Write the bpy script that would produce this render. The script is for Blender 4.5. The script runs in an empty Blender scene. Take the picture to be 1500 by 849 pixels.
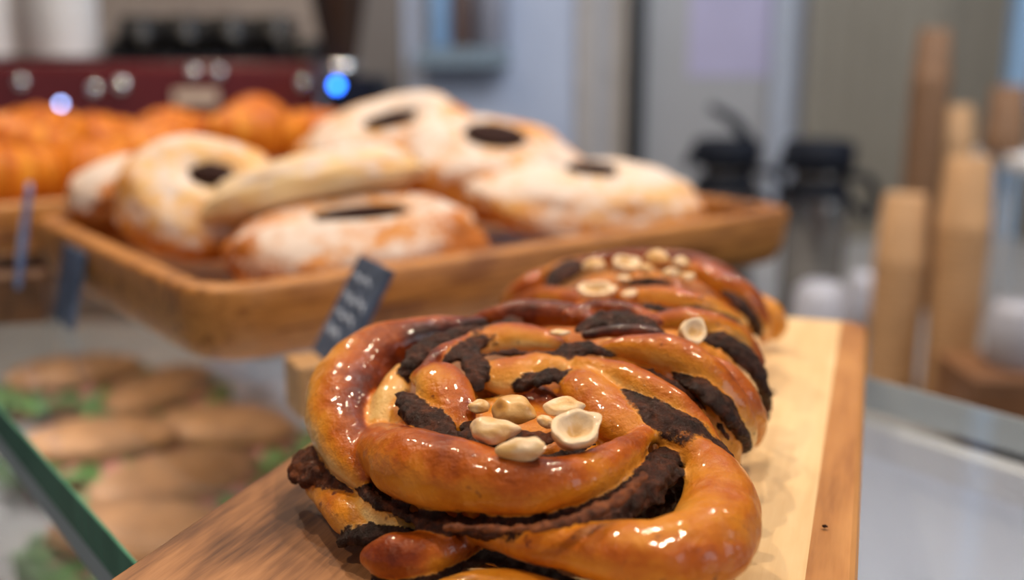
import bpy, bmesh, math, random
from mathutils import Vector, Matrix, noise
from mathutils.kdtree import KDTree
C = bpy.context.scene.collection
PI = math.pi
R = math.radians
# ------------------------------------------------------------------ camera
W, H, F = 1500, 849, 1500.0
CY, HZ, CAM_Z = 424.5, 84.0, 0.12            # z = 0 is the top of the serving board
TH = math.atan((CY - HZ) / F)
cT, sT = math.cos(TH), math.sin(TH)
def ray(px, py):
    v = (CY - py) / F
    return Vector(((px - W / 2) / F, cT + v * sT, -sT + v * cT))
def on_z(px, py, z):                          # point of a horizontal level
    r = ray(px, py); t = (z - CAM_Z) / r.z
    return Vector((r.x * t, r.y * t, z))
def at_y(px, py, y):                          # point at a distance
    r = ray(px, py); t = y / r.y
    return Vector((r.x * t, y, CAM_Z + r.z * t))
def scale_at(p):                              # metres per pixel at p
    return (p.y * cT - (p.z - CAM_Z) * sT) / F

cd = bpy.data.cameras.new('camera'); cam = bpy.data.objects.new('camera', cd); C.objects.link(cam)
cam.location = (0, 0, CAM_Z); cam.rotation_euler = (PI / 2 - TH, 0, 0)
cd.sensor_width = 36; cd.lens = 36 * F / W; cd.clip_start = 0.01; cd.clip_end = 60
cd.dof.use_dof = True; cd.dof.focus_distance = 0.25; cd.dof.aperture_fstop = 5.6
bpy.context.scene.camera = cam
vs = bpy.context.scene.view_settings
vs.view_transform = 'Standard'; vs.look = 'None'; vs.gamma = 1; vs.exposure = 0.0; vs.use_curve_mapping = False

# ------------------------------------------------------------------ helpers
def obj(name, me, mat=None, parent=None, smooth=True):
    if isinstance(me, bmesh.types.BMesh):
        bm = me; me = bpy.data.meshes.new(name); bm.to_mesh(me); bm.free()
    o = bpy.data.objects.new(name, me); C.objects.link(o)
    if mat: me.materials.append(mat)
    if smooth:
        me.polygons.foreach_set('use_smooth', [True] * len(me.polygons))
    if parent: o.parent = parent
    return o
def tag(o, label, cat, group=None):
    o['label'] = label; o['category'] = cat
    if group: o['group'] = group
    return o
def struct(o, label=None):
    o['kind'] = 'structure'
    if label: o['label'] = label; o['category'] = o.name.split('_')[0]
    return o
def empty(name, loc, label, cat, group=None, rot=(0, 0, 0)):
    o = bpy.data.objects.new(name, None); C.objects.link(o); o.empty_display_size = 0.02
    o.location = loc; o.rotation_euler = rot
    return tag(o, label, cat, group)
def dup(root, loc, rot=None, label=None, group=None, scale=None):
    r = root.copy(); C.objects.link(r); r.location = loc
    if rot is not None: r.rotation_euler = rot
    if label: r['label'] = label
    if group: r['group'] = group
    if scale: r.scale = scale
    for ch in list(root.children):
        c = ch.copy(); C.objects.link(c); c.parent = r
        for g in ch.children:
            d = g.copy(); C.objects.link(d); d.parent = c
    return r
def mesh(verts, faces, name='m', attrs=None):
    me = bpy.data.meshes.new(name); me.from_pydata(verts, [], faces)
    for k, vals in (attrs or {}).items():
        a = me.attributes.new(k, 'FLOAT', 'POINT'); a.data.foreach_set('value', vals)
    me.update(); return me
def add_box(bm, c, s, bevel=0.0, seg=2, rz=0.0, M=None):
    r = bmesh.ops.create_cube(bm, size=1)
    vs_ = r['verts']
    bmesh.ops.scale(bm, vec=s, verts=vs_)
    if bevel:
        es = list({e for v in vs_ for e in v.link_edges})
        rb = bmesh.ops.bevel(bm, geom=es, offset=bevel, segments=seg, affect='EDGES', profile=.5)
        vs_ = list({v for f in rb['faces'] for v in f.verts} | {v for v in vs_ if v.is_valid})
    m = Matrix.Translation(c) @ (M if M is not None else Matrix.Rotation(rz, 4, 'Z'))
    bmesh.ops.transform(bm, matrix=m, verts=vs_)
def box(c, s, bevel=0.0, seg=2, rz=0.0, M=None):
    bm = bmesh.new(); add_box(bm, c, s, bevel, seg, rz, M); return bm
def lathe(prof, n=40, c=(0, 0, 0)):
    vs_, fs = [], []
    m = len(prof)
    for i in range(n):
        a = 2 * PI * i / n
        for r, z in prof: vs_.append((c[0] + r * math.cos(a), c[1] + r * math.sin(a), c[2] + z))
    for i in range(n):
        j = (i + 1) % n
        for k in range(m - 1):
            fs.append((i * m + k, j * m + k, j * m + k + 1, i * m + k + 1))
    fs.append([i * m for i in range(n)][::-1]); fs.append([i * m + m - 1 for i in range(n)])
    return mesh(vs_, fs)
def catmull(pts, n):
    L = [0.0]
    for a, b in zip(pts, pts[1:]): L.append(L[-1] + max(1e-6, (Vector(a[:3]) - Vector(b[:3])).length))
    out = []
    for i in range(n):
        s = L[-1] * i / (n - 1)
        k = 0
        while k < len(L) - 2 and s > L[k + 1]: k += 1
        t = (s - L[k]) / (L[k + 1] - L[k])
        p0 = pts[max(k - 1, 0)]; p1 = pts[k]; p2 = pts[k + 1]; p3 = pts[min(k + 2, len(pts) - 1)]
        d1 = L[k + 1] - L[k]
        d0 = (L[k] - L[k - 1]) if k > 0 else d1
        d2 = (L[k + 2] - L[k + 1]) if k + 2 < len(L) else d1
        q = []
        for j in range(len(p1)):
            m1 = (p2[j] - p0[j]) / (d0 + d1) * d1 if k > 0 else (p2[j] - p1[j])
            m2 = (p3[j] - p1[j]) / (d1 + d2) * d1 if k + 2 < len(L) else (p2[j] - p1[j])
            t2, t3 = t * t, t * t * t
            q.append((2 * t3 - 3 * t2 + 1) * p1[j] + (t3 - 2 * t2 + t) * m1 + (-2 * t3 + 3 * t2) * p2[j] + (t3 - t2) * m2)
        out.append(q)
    return out
def tube(path, r, n=14, closed=False):
    """plain round tube through points; r number or list"""
    vs_, fs = [], []
    P = [Vector(p) for p in path]; m = len(P)
    up = Vector((0.13, 0.21, 1)).normalized()
    for i, p in enumerate(P):
        t = (P[min(i + 1, m - 1)] - P[max(i - 1, 0)]).normalized()
        a = up - t * t.dot(up)
        if a.length < 1e-3: a = Vector((1, 0, 0)) - t * t.x
        a.normalize(); b = t.cross(a)
        rr = r[i] if isinstance(r, (list, tuple)) else r
        for j in range(n):
            w = 2 * PI * j / n
            vs_.append(p + (a * math.cos(w) + b * math.sin(w)) * rr)
    for i in range(m - 1):
        for j in range(n):
            k = (j + 1) % n
            fs.append((i * n + j, i * n + k, (i + 1) * n + k, (i + 1) * n + j))
    fs.append(list(range(n))[::-1]); fs.append([(m - 1) * n + j for j in range(n)])
    return mesh([tuple(v) for v in vs_], fs)

# ------------------------------------------------------------------ materials
class NT:
    def __init__(s, name):
        s.m = bpy.data.materials.new(name); s.m.use_nodes = True
        s.t = s.m.node_tree; s.p = s.t.nodes['Principled BSDF']; s.out = s.t.nodes['Material Output']
    def n(s, typ, **kw):
        nd = s.t.nodes.new(typ)
        for k, v in kw.items():
            if k in nd.inputs: nd.inputs[k].default_value = v
            else: setattr(nd, k, v)
        return nd
    def l(s, a, b): s.t.links.new(a, b)
    def set(s, **kw):
        for k, v in kw.items():
            k = k.replace('_', ' ')
            if isinstance(v, bpy.types.NodeSocket): s.l(v, s.p.inputs[k])
            else: s.p.inputs[k].default_value = v
    def coord(s, scale=(1, 1, 1), kind='Object', rot=(0, 0, 0)):
        tc = s.n('ShaderNodeTexCoord'); mp = s.n('ShaderNodeMapping')
        mp.inputs['Scale'].default_value = scale; mp.inputs['Rotation'].default_value = rot
        s.l(tc.outputs[kind], mp.inputs[0]); return mp.outputs[0]
    def noise(s, vec, scale, detail=3, rough=.5, dist=0):
        nd = s.n('ShaderNodeTexNoise'); s.l(vec, nd.inputs['Vector'])
        nd.inputs['Scale'].default_value = scale; nd.inputs['Detail'].default_value = detail
        nd.inputs['Roughness'].default_value = rough; nd.inputs['Distortion'].default_value = dist
        return nd.outputs['Fac']
    def ramp(s, fac, stops, interp='LINEAR'):
        nd = s.n('ShaderNodeValToRGB'); cr = nd.color_ramp; cr.interpolation = interp
        while len(cr.elements) < len(stops): cr.elements.new(0.5)
        for e, (p, c) in zip(cr.elements, stops): e.position = p; e.color = (*c, 1)
        s.l(fac, nd.inputs[0]); return nd.outputs[0]
    def math(s, op, a, b=None, c=None, clamp=False):
        nd = s.n('ShaderNodeMath', operation=op); nd.use_clamp = clamp
        for i, v in enumerate((a, b, c)):
            if v is None: continue
            if isinstance(v, bpy.types.NodeSocket): s.l(v, nd.inputs[i])
            else: nd.inputs[i].default_value = v
        return nd.outputs[0]
    def mix(s, fac, a, b, mode='MIX'):
        nd = s.n('ShaderNodeMix', data_type='RGBA', blend_type=mode)
        for i, v in ((0, fac), (6, a), (7, b)):
            if isinstance(v, bpy.types.NodeSocket): s.l(v, nd.inputs[i])
            elif i == 0: nd.inputs[0].default_value = v
            else: nd.inputs[i].default_value = (*v, 1)
        return nd.outputs[2]
    def bump(s, h, strength, dist=.001):
        nd = s.n('ShaderNodeBump'); nd.inputs['Strength'].default_value = strength
        nd.inputs['Distance'].default_value = dist; s.l(h, nd.inputs['Height'])
        s.l(nd.outputs[0], s.p.inputs['Normal'])
    def attr(s, name):
        nd = s.n('ShaderNodeAttribute'); nd.attribute_name = name; return nd.outputs['Fac']
def plain(name, col, rough=.5, metal=0, var=.08, scale=20, coat=0, kind='Object'):
    t = NT(name); v = t.coord(kind=kind); f = t.noise(v, scale, 4)
    lo = tuple(c * (1 - var) for c in col); hi = tuple(min(1, c * (1 + var)) for c in col)
    t.set(Base_Color=t.ramp(f, [(.3, lo), (.7, hi)]), Roughness=rough, Metallic=metal, Coat_Weight=coat)
    return t.m
def lit(name, col, st):
    t = NT(name); t.set(Base_Color=(*col, 1), Emission_Color=(*col, 1), Emission_Strength=st); return t.m

def bun_mat():
    t = NT('glazed_dough_and_chocolate'); v = t.coord()
    b = t.attr('bake'); n1 = t.noise(v, 80, 4, .55); n2 = t.noise(v, 420, 3); n3 = t.noise(v, 520, 5, .65)
    f = t.math('ADD', b, t.math('MULTIPLY', t.math('SUBTRACT', n1, .5), .75))
    f = t.math('ADD', f, t.math('MULTIPLY', t.math('SUBTRACT', n2, .5), .12), clamp=True)
    col = t.ramp(f, [(0, (.74, .47, .17)), (.18, (.68, .30, .045)), (.38, (.60, .215, .013)), (.58, (.43, .095, .004)),
                     (.76, (.20, .030, .002)), (.9, (.065, .010, .003)), (1, (.022, .006, .003))])
    spot = t.math('MULTIPLY', t.math('SUBTRACT', t.noise(v, 260, 2, .5), .69), 9, clamp=True)
    col = t.mix(spot, col, (.10, .018, .007))
    fc = t.math('ADD', b, t.math('MULTIPLY', t.math('SUBTRACT', n3, .46), 1.3), clamp=True)
    cc = t.ramp(fc, [(.1, (.018, .006, .003)), (.4, (.05, .014, .006)), (.65, (.12, .032, .010)), (1, (.27, .08, .022))])
    ck = t.attr('choc')
    e = t.math('ADD', ck, t.math('MULTIPLY', t.math('SUBTRACT', t.noise(v, 300, 5, .65), .5), 1.3))
    e = t.math('MULTIPLY_ADD', t.math('SUBTRACT', e, .5), 4.0, .5, clamp=True)
    col = t.mix(e, col, cc)
    rg = t.ramp(t.noise(v, 130, 3), [(.3, (.28,) * 3), (.7, (.5,) * 3)])
    t.set(Base_Color=col, Roughness=rg, Specular_IOR_Level=.22, Coat_Roughness=.05)
    t.set(Coat_Weight=t.math('MULTIPLY_ADD', e, -.38, .46))
    h = t.math('ADD', t.noise(v, 300, 4, .6), t.math('MULTIPLY', t.noise(v, 900, 2), .4))
    hc = t.math('MULTIPLY', t.noise(v, 620, 6, .72), 3.2)
    mx = t.n('ShaderNodeMix', data_type='FLOAT'); t.l(e, mx.inputs[0]); t.l(h, mx.inputs[2]); t.l(hc, mx.inputs[3])
    t.bump(mx.outputs[0], .55, .0010); cb = t.n('ShaderNodeBump'); cb.inputs['Strength'].default_value = .26; cb.inputs['Distance'].default_value = .0009
    t.l(t.math('ADD', t.noise(v, 230, 3, .6), t.math('MULTIPLY', hc, t.math('MULTIPLY', e, .5))), cb.inputs['Height']); t.l(cb.outputs[0], t.p.inputs['Coat Normal']); return t.m
def nut_mat():
    t = NT('roasted_hazelnut'); v = t.coord()
    f = t.math('ADD', t.attr('bake'), t.math('MULTIPLY', t.math('SUBTRACT', t.noise(v, 170, 3), .5), .6), clamp=True)
    t.set(Base_Color=t.ramp(f, [(0, (.82, .62, .40)), (.35, (.74, .47, .19)), (.7, (.60, .29, .06)), (1, (.25, .08, .02))]),
          Roughness=.38, Coat_Weight=.2)
    t.p.inputs['Subsurface Weight'].default_value = .1
    t.p.inputs['Subsurface Radius'].default_value = (.003, .002, .001)
    t.bump(t.noise(v, 500, 4), .3, .0008); return t.m
def powder_mat():
    t = NT('powdered_bun_crust'); v = t.coord()
    n = t.noise(v, 45, 4, .6)
    f = t.math('ADD', t.attr('bake'), t.math('MULTIPLY', t.math('SUBTRACT', n, .5), .5), clamp=True)
    crust = t.ramp(f, [(0, (.76, .57, .32)), (.3, (.70, .43, .18)), (.55, (.62, .26, .05)), (.8, (.46, .14, .016)), (1, (.32, .09, .012))])
    s = t.math('ADD', t.attr('sugar'), t.math('MULTIPLY', t.math('SUBTRACT', t.noise(v, 95, 5, .75), .5), 2.4), clamp=True)
    s = t.ramp(s, [(.3, (0, 0, 0)), (.75, (1, 1, 1))])
    t.set(Base_Color=t.mix(s, crust, (.70, .595, .53)), Roughness=.75, Specular_IOR_Level=.2)
    t.bump(t.noise(v, 260, 5, .7), .5, .0015); return t.m
def croissant_mat():
    t = NT('croissant_crust'); v = t.coord()
    f = t.math('ADD', t.attr('bake'), t.math('MULTIPLY', t.math('SUBTRACT', t.noise(v, 60, 4), .5), .45), clamp=True)
    t.set(Base_Color=t.ramp(f, [(0, (.78, .40, .07)), (.3, (.68, .26, .02)), (.65, (.54, .14, .007)), (1, (.24, .034, .003))]),
          Roughness=.45, Specular_IOR_Level=.25)
    t.bump(t.noise(v, 200, 3), .3, .001); return t.m
def wood(name, stops, axis=0, scale=1.0, rough=.45, coat=.0, stripe=None):
    """long grain along local axis 0 or 1; stripe = [(upper limit of the cross coordinate, stops)...]"""
    t = NT(name)
    sc = [60 * scale] * 3; sc[axis] = 3.2 * scale
    v = t.coord(tuple(sc)); w = t.coord((18 * scale,) * 3)
    g = t.noise(v, 1.6, 6, .62, .8); fine = t.noise(v, 6, 4, .6); big = t.noise(w, .6, 3, .5, 1.5)
    f = t.math('ADD', t.math('MULTIPLY', g, .55), t.math('MULTIPLY', fine, .18))
    f = t.math('ADD', f, t.math('MULTIPLY', big, .32))
    f = t.math('MULTIPLY_ADD', t.math('SUBTRACT', f, .52), 1.6, .52)
    col = t.ramp(f, stops)
    t.set(Base_Color=col, Roughness=rough, Coat_Weight=coat, Coat_Roughness=.25)
    t.bump(fine, .12, .0006); t.f = f
    return t
M_bun, M_nut, M_powder, M_croi = bun_mat(), nut_mat(), powder_mat(), croissant_mat()
M_choc = plain('dark_chocolate', (.024, .008, .006), .75, var=.4, scale=300); M_choc.node_tree.nodes['Principled BSDF'].inputs['Specular IOR Level'].default_value = .12
M_tray = wood('oak_tray_wood', [(.38, (.15, .050, .008)), (.48, (.36, .135, .022)), (.56, (.50, .21, .045)), (.66, (.25, .088, .014))], 0).m
M_block = wood('beech_block_wood', [(.3, (.36, .19, .075)), (.6, (.52, .30, .13))], 0, 2).m
M_dark_block = wood('walnut_block_wood', [(.3, (.07, .03, .012)), (.6, (.15, .065, .024))], 0, 2).m
M_crate = wood('brown_crate_wood', [(.3, (.13, .052, .02)), (.6, (.24, .11, .045))], 0, 1).m
M_kraft = plain('kraft_paper', (.46, .26, .12), .7, var=.12, scale=30)
M_kraft_d = plain('brown_kraft_paper', (.17, .085, .038), .7, var=.12, scale=30)
M_black = plain('black_plastic', (.006, .008, .014), .6)
M_black.node_tree.nodes['Principled BSDF'].inputs['Specular IOR Level'].default_value = .15
M_black_cer = plain('black_ceramic', (.008, .008, .009), .3)
M_black_cer.node_tree.nodes['Principled BSDF'].inputs['Specular IOR Level'].default_value = .25
M_dull_white = plain('greyish_ceramic', (.40, .40, .45), .35)
M_steel = plain('brushed_steel', (.30, .285, .27), .25, 1)
M_chrome = plain('chrome', (.8, .8, .8), .12, 1, var=.01)
M_red = plain('burgundy_enamel', (.11, .012, .013), .25, coat=.4)
M_white_cer = plain('white_ceramic', (.70, .68, .67), .25, var=.04)
M_white = plain('white_paint', (.62, .63, .66), .5, var=.05, scale=4)

# ------------------------------------------------------------------ world and lamps
wd = bpy.data.worlds.new('shop_daylight'); bpy.context.scene.world = wd; wd.use_nodes = True
bg = wd.node_tree.nodes['Background']; bg.inputs[0].default_value = (.78, .86, 1.0, 1); bg.inputs[1].default_value = .21
def lamp(name, loc, target, size, power, col, shape='DISK', size_y=None):
    ld = bpy.data.lights.new(name, 'AREA'); ld.shape = shape; ld.size = size
    if size_y: ld.size_y = size_y
    ld.energy = power; ld.color = col
    o = bpy.data.objects.new(name, ld); C.objects.link(o); o.location = loc
    o.rotation_euler = (Vector(target) - Vector(loc)).to_track_quat('-Z', 'Y').to_euler()
    return o
WARM = (1.0, .80, .58)
lamp('ceiling_spot', (.45, .15, 1.35), (0, .3, 0), .055, 8.6, WARM)
lamp('ceiling_spot', (-.35, .75, 1.35), (-.1, .5, 0), .055, 6.8, WARM)
lamp('ceiling_spot', (.25, 1.0, 1.35), (0, .5, 0), .055, 6.0, WARM)
lamp('ceiling_spot', (-.7, 1.5, 1.35), (-.5, 1.2, 0), .10, 9, WARM)
lamp('ceiling_spot', (1.0, 1.3, 1.35), (.8, 1.4, -.2), .10, 5, WARM)
lamp('ceiling_spot', (-.55, -.2, 1.35), (-.1, .3, 0), .055, 5, WARM)
lamp('ceiling_spot', (-.9, 2.3, 1.45), (-.8, 3.2, .2), .10, 4, WARM)
lamp('shop_window_light', (2.2, -.9, .9), (0, .5, 0), 1.2, 16, (.86, .92, 1.0), 'RECTANGLE', 1.5)
lamp('side_window_light', (.6, 1.2, 1.4), (.1, 3.2, .2), .9, 30, (.72, .84, 1.0), 'RECTANGLE', 1.2)  # cool fill added in mid-room to turn the door bluish

# ------------------------------------------------------------------ counter frame: U along the glass edges, V across
GZ = -.025                                     # top of the glass
ang = R(38.0)
U = Vector((-math.sin(ang), math.cos(ang), 0)); V = Vector((math.cos(ang), math.sin(ang), 0))
near = on_z(100, 708.5, GZ); far = on_z(1390, 585, GZ)
n_v = near.dot(V); f_v = far.dot(V)
def cv(u, v, z): return U * u + V * v + Vector((0, 0, z))
rotC = Matrix.Rotation(ang, 4, 'Z')            # local x = V, local y = U

# ------------------------------------------------------------------ twisted chocolate buns
def to_world(pts):
    out = []
    for p in pts:
        P = on_z(p[0], p[1], p[2] * .001)
        out.append((P.x, P.y, P.z, p[3] * scale_at(P), p[4] if len(p) > 4 else .5))
    return out
def strand(parent, name, pts, mat, k=.88, asym=0.0, edge=.5, seed=0, choc=False, tone=.5, label=None):
    pts = [p if len(p) > 4 else (*p, tone) for p in pts]
    wp = to_world(pts)
    L = sum((Vector(a[:3]) - Vector(b[:3])).length for a, b in zip(wp, wp[1:]))
    n = max(30, min(120, int(L / .0007))); na = 40
    cl = catmull(wp, n)
    vs_, fs, bake = [], [], []
    up = Vector((0, -.42, .9)).normalized()
    for i, q in enumerate(cl):
        p = Vector(q[:3]); r = max(q[3] * (1.0 if choc else 1.06), .0003); tn = q[4]
        T = (Vector(cl[min(i + 1, n - 1)][:3]) - Vector(cl[max(i - 1, 0)][:3])).normalized()
        N = (up - T * T.dot(up)).normalized(); B = T.cross(N)
        s = i / (n - 1)
        for j in range(na):
            a = 2 * PI * j / na
            d = N * math.cos(a) * (k * (.52 if choc else 1)) + B * math.sin(a)
            pt = p + d * r
            if choc:
                e = .30 * noise.fractal(pt * 420 + Vector((seed, 0, 0)), 1, 2, 4) + .22 * noise.noise(pt * 150 + Vector((0, seed, 0))) + .09 * math.cos(a * 7 + 3 * noise.noise(p * 120) + s * 3)
            else:
                e = .07 * noise.noise(pt * 130 + Vector((seed, 0, 0))) + .03 * noise.noise(pt * 400)
            pt = p + d * r * (1 + e)
            pt.z = max(pt.z, .0006)
            vs_.append(tuple(pt))
            side = abs(math.sin(a)) if math.cos(a) > 0 else 1
            b = tn + asym * math.sin(a) - edge * max(0, side - .62) / .38 * (.55 + .45 * noise.noise(pt * 90))
            if not choc: b -= .0
            else: b = tn + .35 * noise.noise(pt * 260)
            bake.append(b)
    for i in range(n - 1):
        for j in range(na):
            m = (j + 1) % na
            fs.append((i * na + j, i * na + m, (i + 1) * na + m, (i + 1) * na + j))
    fs.append(list(range(na))[::-1]); fs.append([(n - 1) * na + j for j in range(na)])
    PARTS.setdefault(parent.name, []).append((name, vs_, fs, bake, choc))
PARTS = {}
def dome(parent, rx, ry, h, seed, cx=0, cy=0):
    n, m = 64, 20; vs_, fs, bake = [], [], []
    for i in range(m + 1):
        f = PI / 2 * i / m
        for j in range(n):
            a = 2 * PI * j / n
            x, y, z = rx * math.cos(f) ** .6 * math.cos(a), ry * math.cos(f) ** .6 * math.sin(a), h * math.sin(f) ** .75
            e = 1 + .06 * noise.fractal(Vector((x, y, z)) * 200 + Vector((seed, 3, 1)), 1, 2, 3)
            vs_.append((cx + x * e, cy + y * e, max(.0006, z * e))); bake.append(.42)
    for i in range(m):
        for j in range(n):
            k = (j + 1) % n
            fs.append((i * n + j, i * n + k, (i + 1) * n + k, (i + 1) * n + j))
    fs.append(list(range(n))[::-1])
    vs_ = [(x + parent.location.x, y + parent.location.y, z) for x, y, z in vs_]
    PARTS.setdefault(parent.name, []).append(('dough_core', vs_, fs, bake, False))
def finish_bun(root, voxel, iters):
    """fuse the strands of one bun into a single soft skin, then cut that skin into its strands again"""
    parts = PARTS[root.name]; org = root.location
    V_, F_ = [], []
    kd = KDTree(sum(len(p[1]) for p in parts)); own = []; bk = []
    for pi, (nm, vs_, fs, bake, ch) in enumerate(parts):
        o_ = len(V_); V_ += [(x - org.x, y - org.y, z) for x, y, z in vs_]
        F_ += [[o_ + k for k in f] for f in fs]; own += [pi] * len(vs_); bk += bake
    for k, v in enumerate(V_): kd.insert(v, k)
    kd.balance()
    tmp = obj('tmp', mesh(V_, F_)); md = tmp.modifiers.new('r', 'REMESH'); md.mode = 'VOXEL'; md.voxel_size = voxel; md.adaptivity = 0
    sm = tmp.modifiers.new('s', 'SMOOTH'); sm.iterations = iters; sm.factor = .5
    bpy.context.view_layer.update()
    me = bpy.data.meshes.new_from_object(tmp.evaluated_get(bpy.context.evaluated_depsgraph_get()))
    bpy.data.objects.remove(tmp)
    n = len(me.vertices); owner = [0] * n; bake = [0.0] * n; chf = [0.0] * n
    co = [v.co.copy() for v in me.vertices]; no = [v.normal.copy() for v in me.vertices]
    for i in range(n):
        w_ = b_ = c_ = 0.0; best = None; d0 = None
        for c, idx, d in kd.find_n(co[i], 10):
            if d0 is None: d0 = d; best = own[idx]
            w = 1 / (d - d0 + .0007); w_ += w; b_ += w * bk[idx]; c_ += w * (1.0 if parts[own[idx]][4] else 0.0)
        owner[i] = best; bake[i] = b_ / w_; chf[i] = c_ / w_
    for i, v in enumerate(me.vertices):
        p = co[i]
        e = chf[i] * (.00065 * noise.fractal(p * 560, 1, 2, 4) + .00040 * noise.noise(p * 170)) + (1 - chf[i]) * (.00030 * noise.noise(p * 150) + .00012 * noise.noise(p * 420))
        q = p + no[i] * e; q.z = max(q.z, .0006); v.co = q
    me.update(); no = [v.normal.copy() for v in me.vertices]; co = [v.co.copy() for v in me.vertices]
    polys = [list(p.vertices) for p in me.polygons]
    fo = [sorted(owner[x] for x in vv)[len(vv) // 2] for vv in polys]
    vf = [[] for _ in range(n)]
    for fi, vv in enumerate(polys):
        for x in vv: vf[x].append(fi)
    for _ in range(3):                            # stray islands join the strand around them
        comp = [-1] * len(polys); groups = {}
        for f0 in range(len(polys)):
            if comp[f0] >= 0: continue
            comp[f0] = f0; st = [f0]; mem = [f0]
            while st:
                f = st.pop()
                for x in polys[f]:
                    for g in vf[x]:
                        if comp[g] < 0 and fo[g] == fo[f0]: comp[g] = f0; st.append(g); mem.append(g)
            groups.setdefault(fo[f0], []).append(mem)
        moved = 0
        for k, ml in groups.items():
            ml.sort(key=len, reverse=True)
            for mem in ml[(1 if len(ml[0]) > 30 else 0):]:
                cnt = {}
                for f in mem:
                    for x in polys[f]:
                        for g in vf[x]:
                            if fo[g] != k: cnt[fo[g]] = cnt.get(fo[g], 0) + 1
                if cnt:
                    t_ = max(cnt, key=cnt.get); moved += 1
                    for f in mem: fo[f] = t_
        if not moved: break
    by = {}
    for fi, vv in enumerate(polys): by.setdefault(fo[fi], []).append(vv)
    for k, fl in sorted(by.items()):
        mp = {}; nv = []; nf = []
        for f in fl:
            g_ = []
            for x in f:
                if x not in mp: mp[x] = len(nv); nv.append(x)
                g_.append(mp[x])
            nf.append(g_)
        if len(nf) < 12: continue
        m2 = mesh([tuple(co[x]) for x in nv], nf, parts[k][0], {'bake': [bake[x] for x in nv], 'choc': [chf[x] for x in nv]})
        o = obj(parts[k][0], m2, M_bun, root)
        m2.normals_split_custom_set_from_vertices([tuple(no[x]) for x in nv])
def nut(parent, px, py, z, wpx, hpx, kind, rot=(0, 0, 0), seed=0, tone=.2):
    """kind: half, hollow, kidney, chip"""
    P = on_z(px, py, z * .001); s = scale_at(P)
    bm = bmesh.new(); bmesh.ops.create_icosphere(bm, subdivisions=4, radius=1)
    for v in bm.verts:
        c = v.co
        tip = max(0, c.x) ** 3
        c.y *= 1 - .35 * tip; c.x *= 1 + .12 * tip
        if kind == 'half': c.z = c.z * .85 if c.z > 0 else c.z * .35
        elif kind == 'chip':
            c.z *= .6; c.z = min(c.z, .42 + .1 * c.x)
        elif kind == 'kidney':
            c.z *= .8; c.y += .45 * (c.x * c.x) - .2
            c.y -= .0
        elif kind == 'hollow':
            rr = math.hypot(c.x, c.y)
            if c.z > 0:
                c.z = .42 - .75 * max(0, 1 - rr * 1.35) ** .8
            c.z *= .95
        c += c.normalized() * .15 * noise.noise(c * 1.7 + Vector((seed * 3.1, 0, 0)))
    bake = []
    bm.verts.index_update()
    for v in bm.verts:
        b = tone + .5 * noise.noise(v.co * 1.3 + Vector((0, seed * 2.7, 0)))
        if kind == 'hollow' and v.co.z > .3: b = 0.0
        if kind == 'hollow' and math.hypot(v.co.x, v.co.y) < .35 and v.co.z > -.5: b = .35
        bake.append(b)
    Mx = Matrix.Translation(P - parent.location) @ Matrix.Rotation(rot[2], 4, 'Z') @ Matrix.Rotation(rot[1], 4, 'Y') @ Matrix.Rotation(rot[0], 4, 'X')
    Mx = Mx @ Matrix.Diagonal((wpx * s, hpx * s, hpx * s, 1))
    bmesh.ops.transform(bm, matrix=Mx, verts=bm.verts)
    me = bpy.data.meshes.new('nut'); bm.to_mesh(me); bm.free()
    a = me.attributes.new('bake', 'FLOAT', 'POINT'); a.data.foreach_set('value', bake)
    return obj('hazelnut', me, M_nut, parent)
def D(par, pts, **k): return strand(par, 'dough_strand', pts, None, **k)
def K(par, pts, **k): return strand(par, 'chocolate_filling', pts, None, choc=True, tone=k.pop('tone', .25), **k)

# --- front bun
b1 = empty('chocolate_twist_bun', (.002, .25, 0), 'front chocolate twist bun in sharp focus, hazelnuts in its centre', 'bun')
dome(b1, .044, .037, .031, 1, 0, .012)
D(b1, [(545, 724, 13, 5), (530, 700, 17, 20), (510, 655, 21, 40), (500, 605, 25, 51), (516, 558, 29, 52), (553, 522, 33, 46), (603, 500, 36, 36, .75), (655, 487, 37, 25, .85), (712, 474, 37, 12, .85)],
  asym=.34, tone=.60, seed=1, edge=.32)
K(b1, [(588, 560, 33, 6), (600, 535, 37, 15), (628, 508, 39.5, 19), (664, 490, 40.5, 15), (702, 477, 40, 7)], seed=2)
D(b1, [(606, 566, 34, 5), (622, 540, 38.5, 9), (645, 515, 40.5, 10), (675, 499, 41, 6), (700, 486, 40, 4)], tone=.82, seed=3, edge=.2)
K(b1, [(616, 552, 36, 7), (650, 526, 39, 16), (690, 503, 40, 20), (730, 484, 40, 19), (768, 464, 39, 11)], seed=4, tone=.3)
D(b1, [(610, 548, 36, 14), (638, 552, 37.5, 32), (658, 580, 35, 36), (671, 612, 32, 28), (686, 640, 29, 10)], k=.55, tone=.54, seed=5, asym=-.16, edge=.35)
D(b1, [(592, 540, 34, 14), (574, 580, 30, 24), (560, 625, 25, 22), (548, 672, 20, 14), (546, 705, 15, 8)], tone=.06, seed=70, edge=0)
D(b1, [(585, 600, 28, 16), (610, 625, 28, 24), (650, 640, 28, 20)], tone=.5, seed=71)
K(b1, [(583, 574, 34, 8), (603, 593, 33, 20), (635, 617, 32, 19), (665, 638, 31, 12), (692, 654, 29, 5)], seed=6)
K(b1, [(690, 512, 39, 16), (694, 543, 38, 19), (703, 574, 34, 10)], seed=7)
D(b1, [(706, 540, 34, 14), (722, 548, 35.5, 30), (752, 549, 36, 31), (788, 536, 37, 24), (838, 534, 37, 8)], k=.62, tone=.40, asym=-.18, seed=8, edge=.3)
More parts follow.
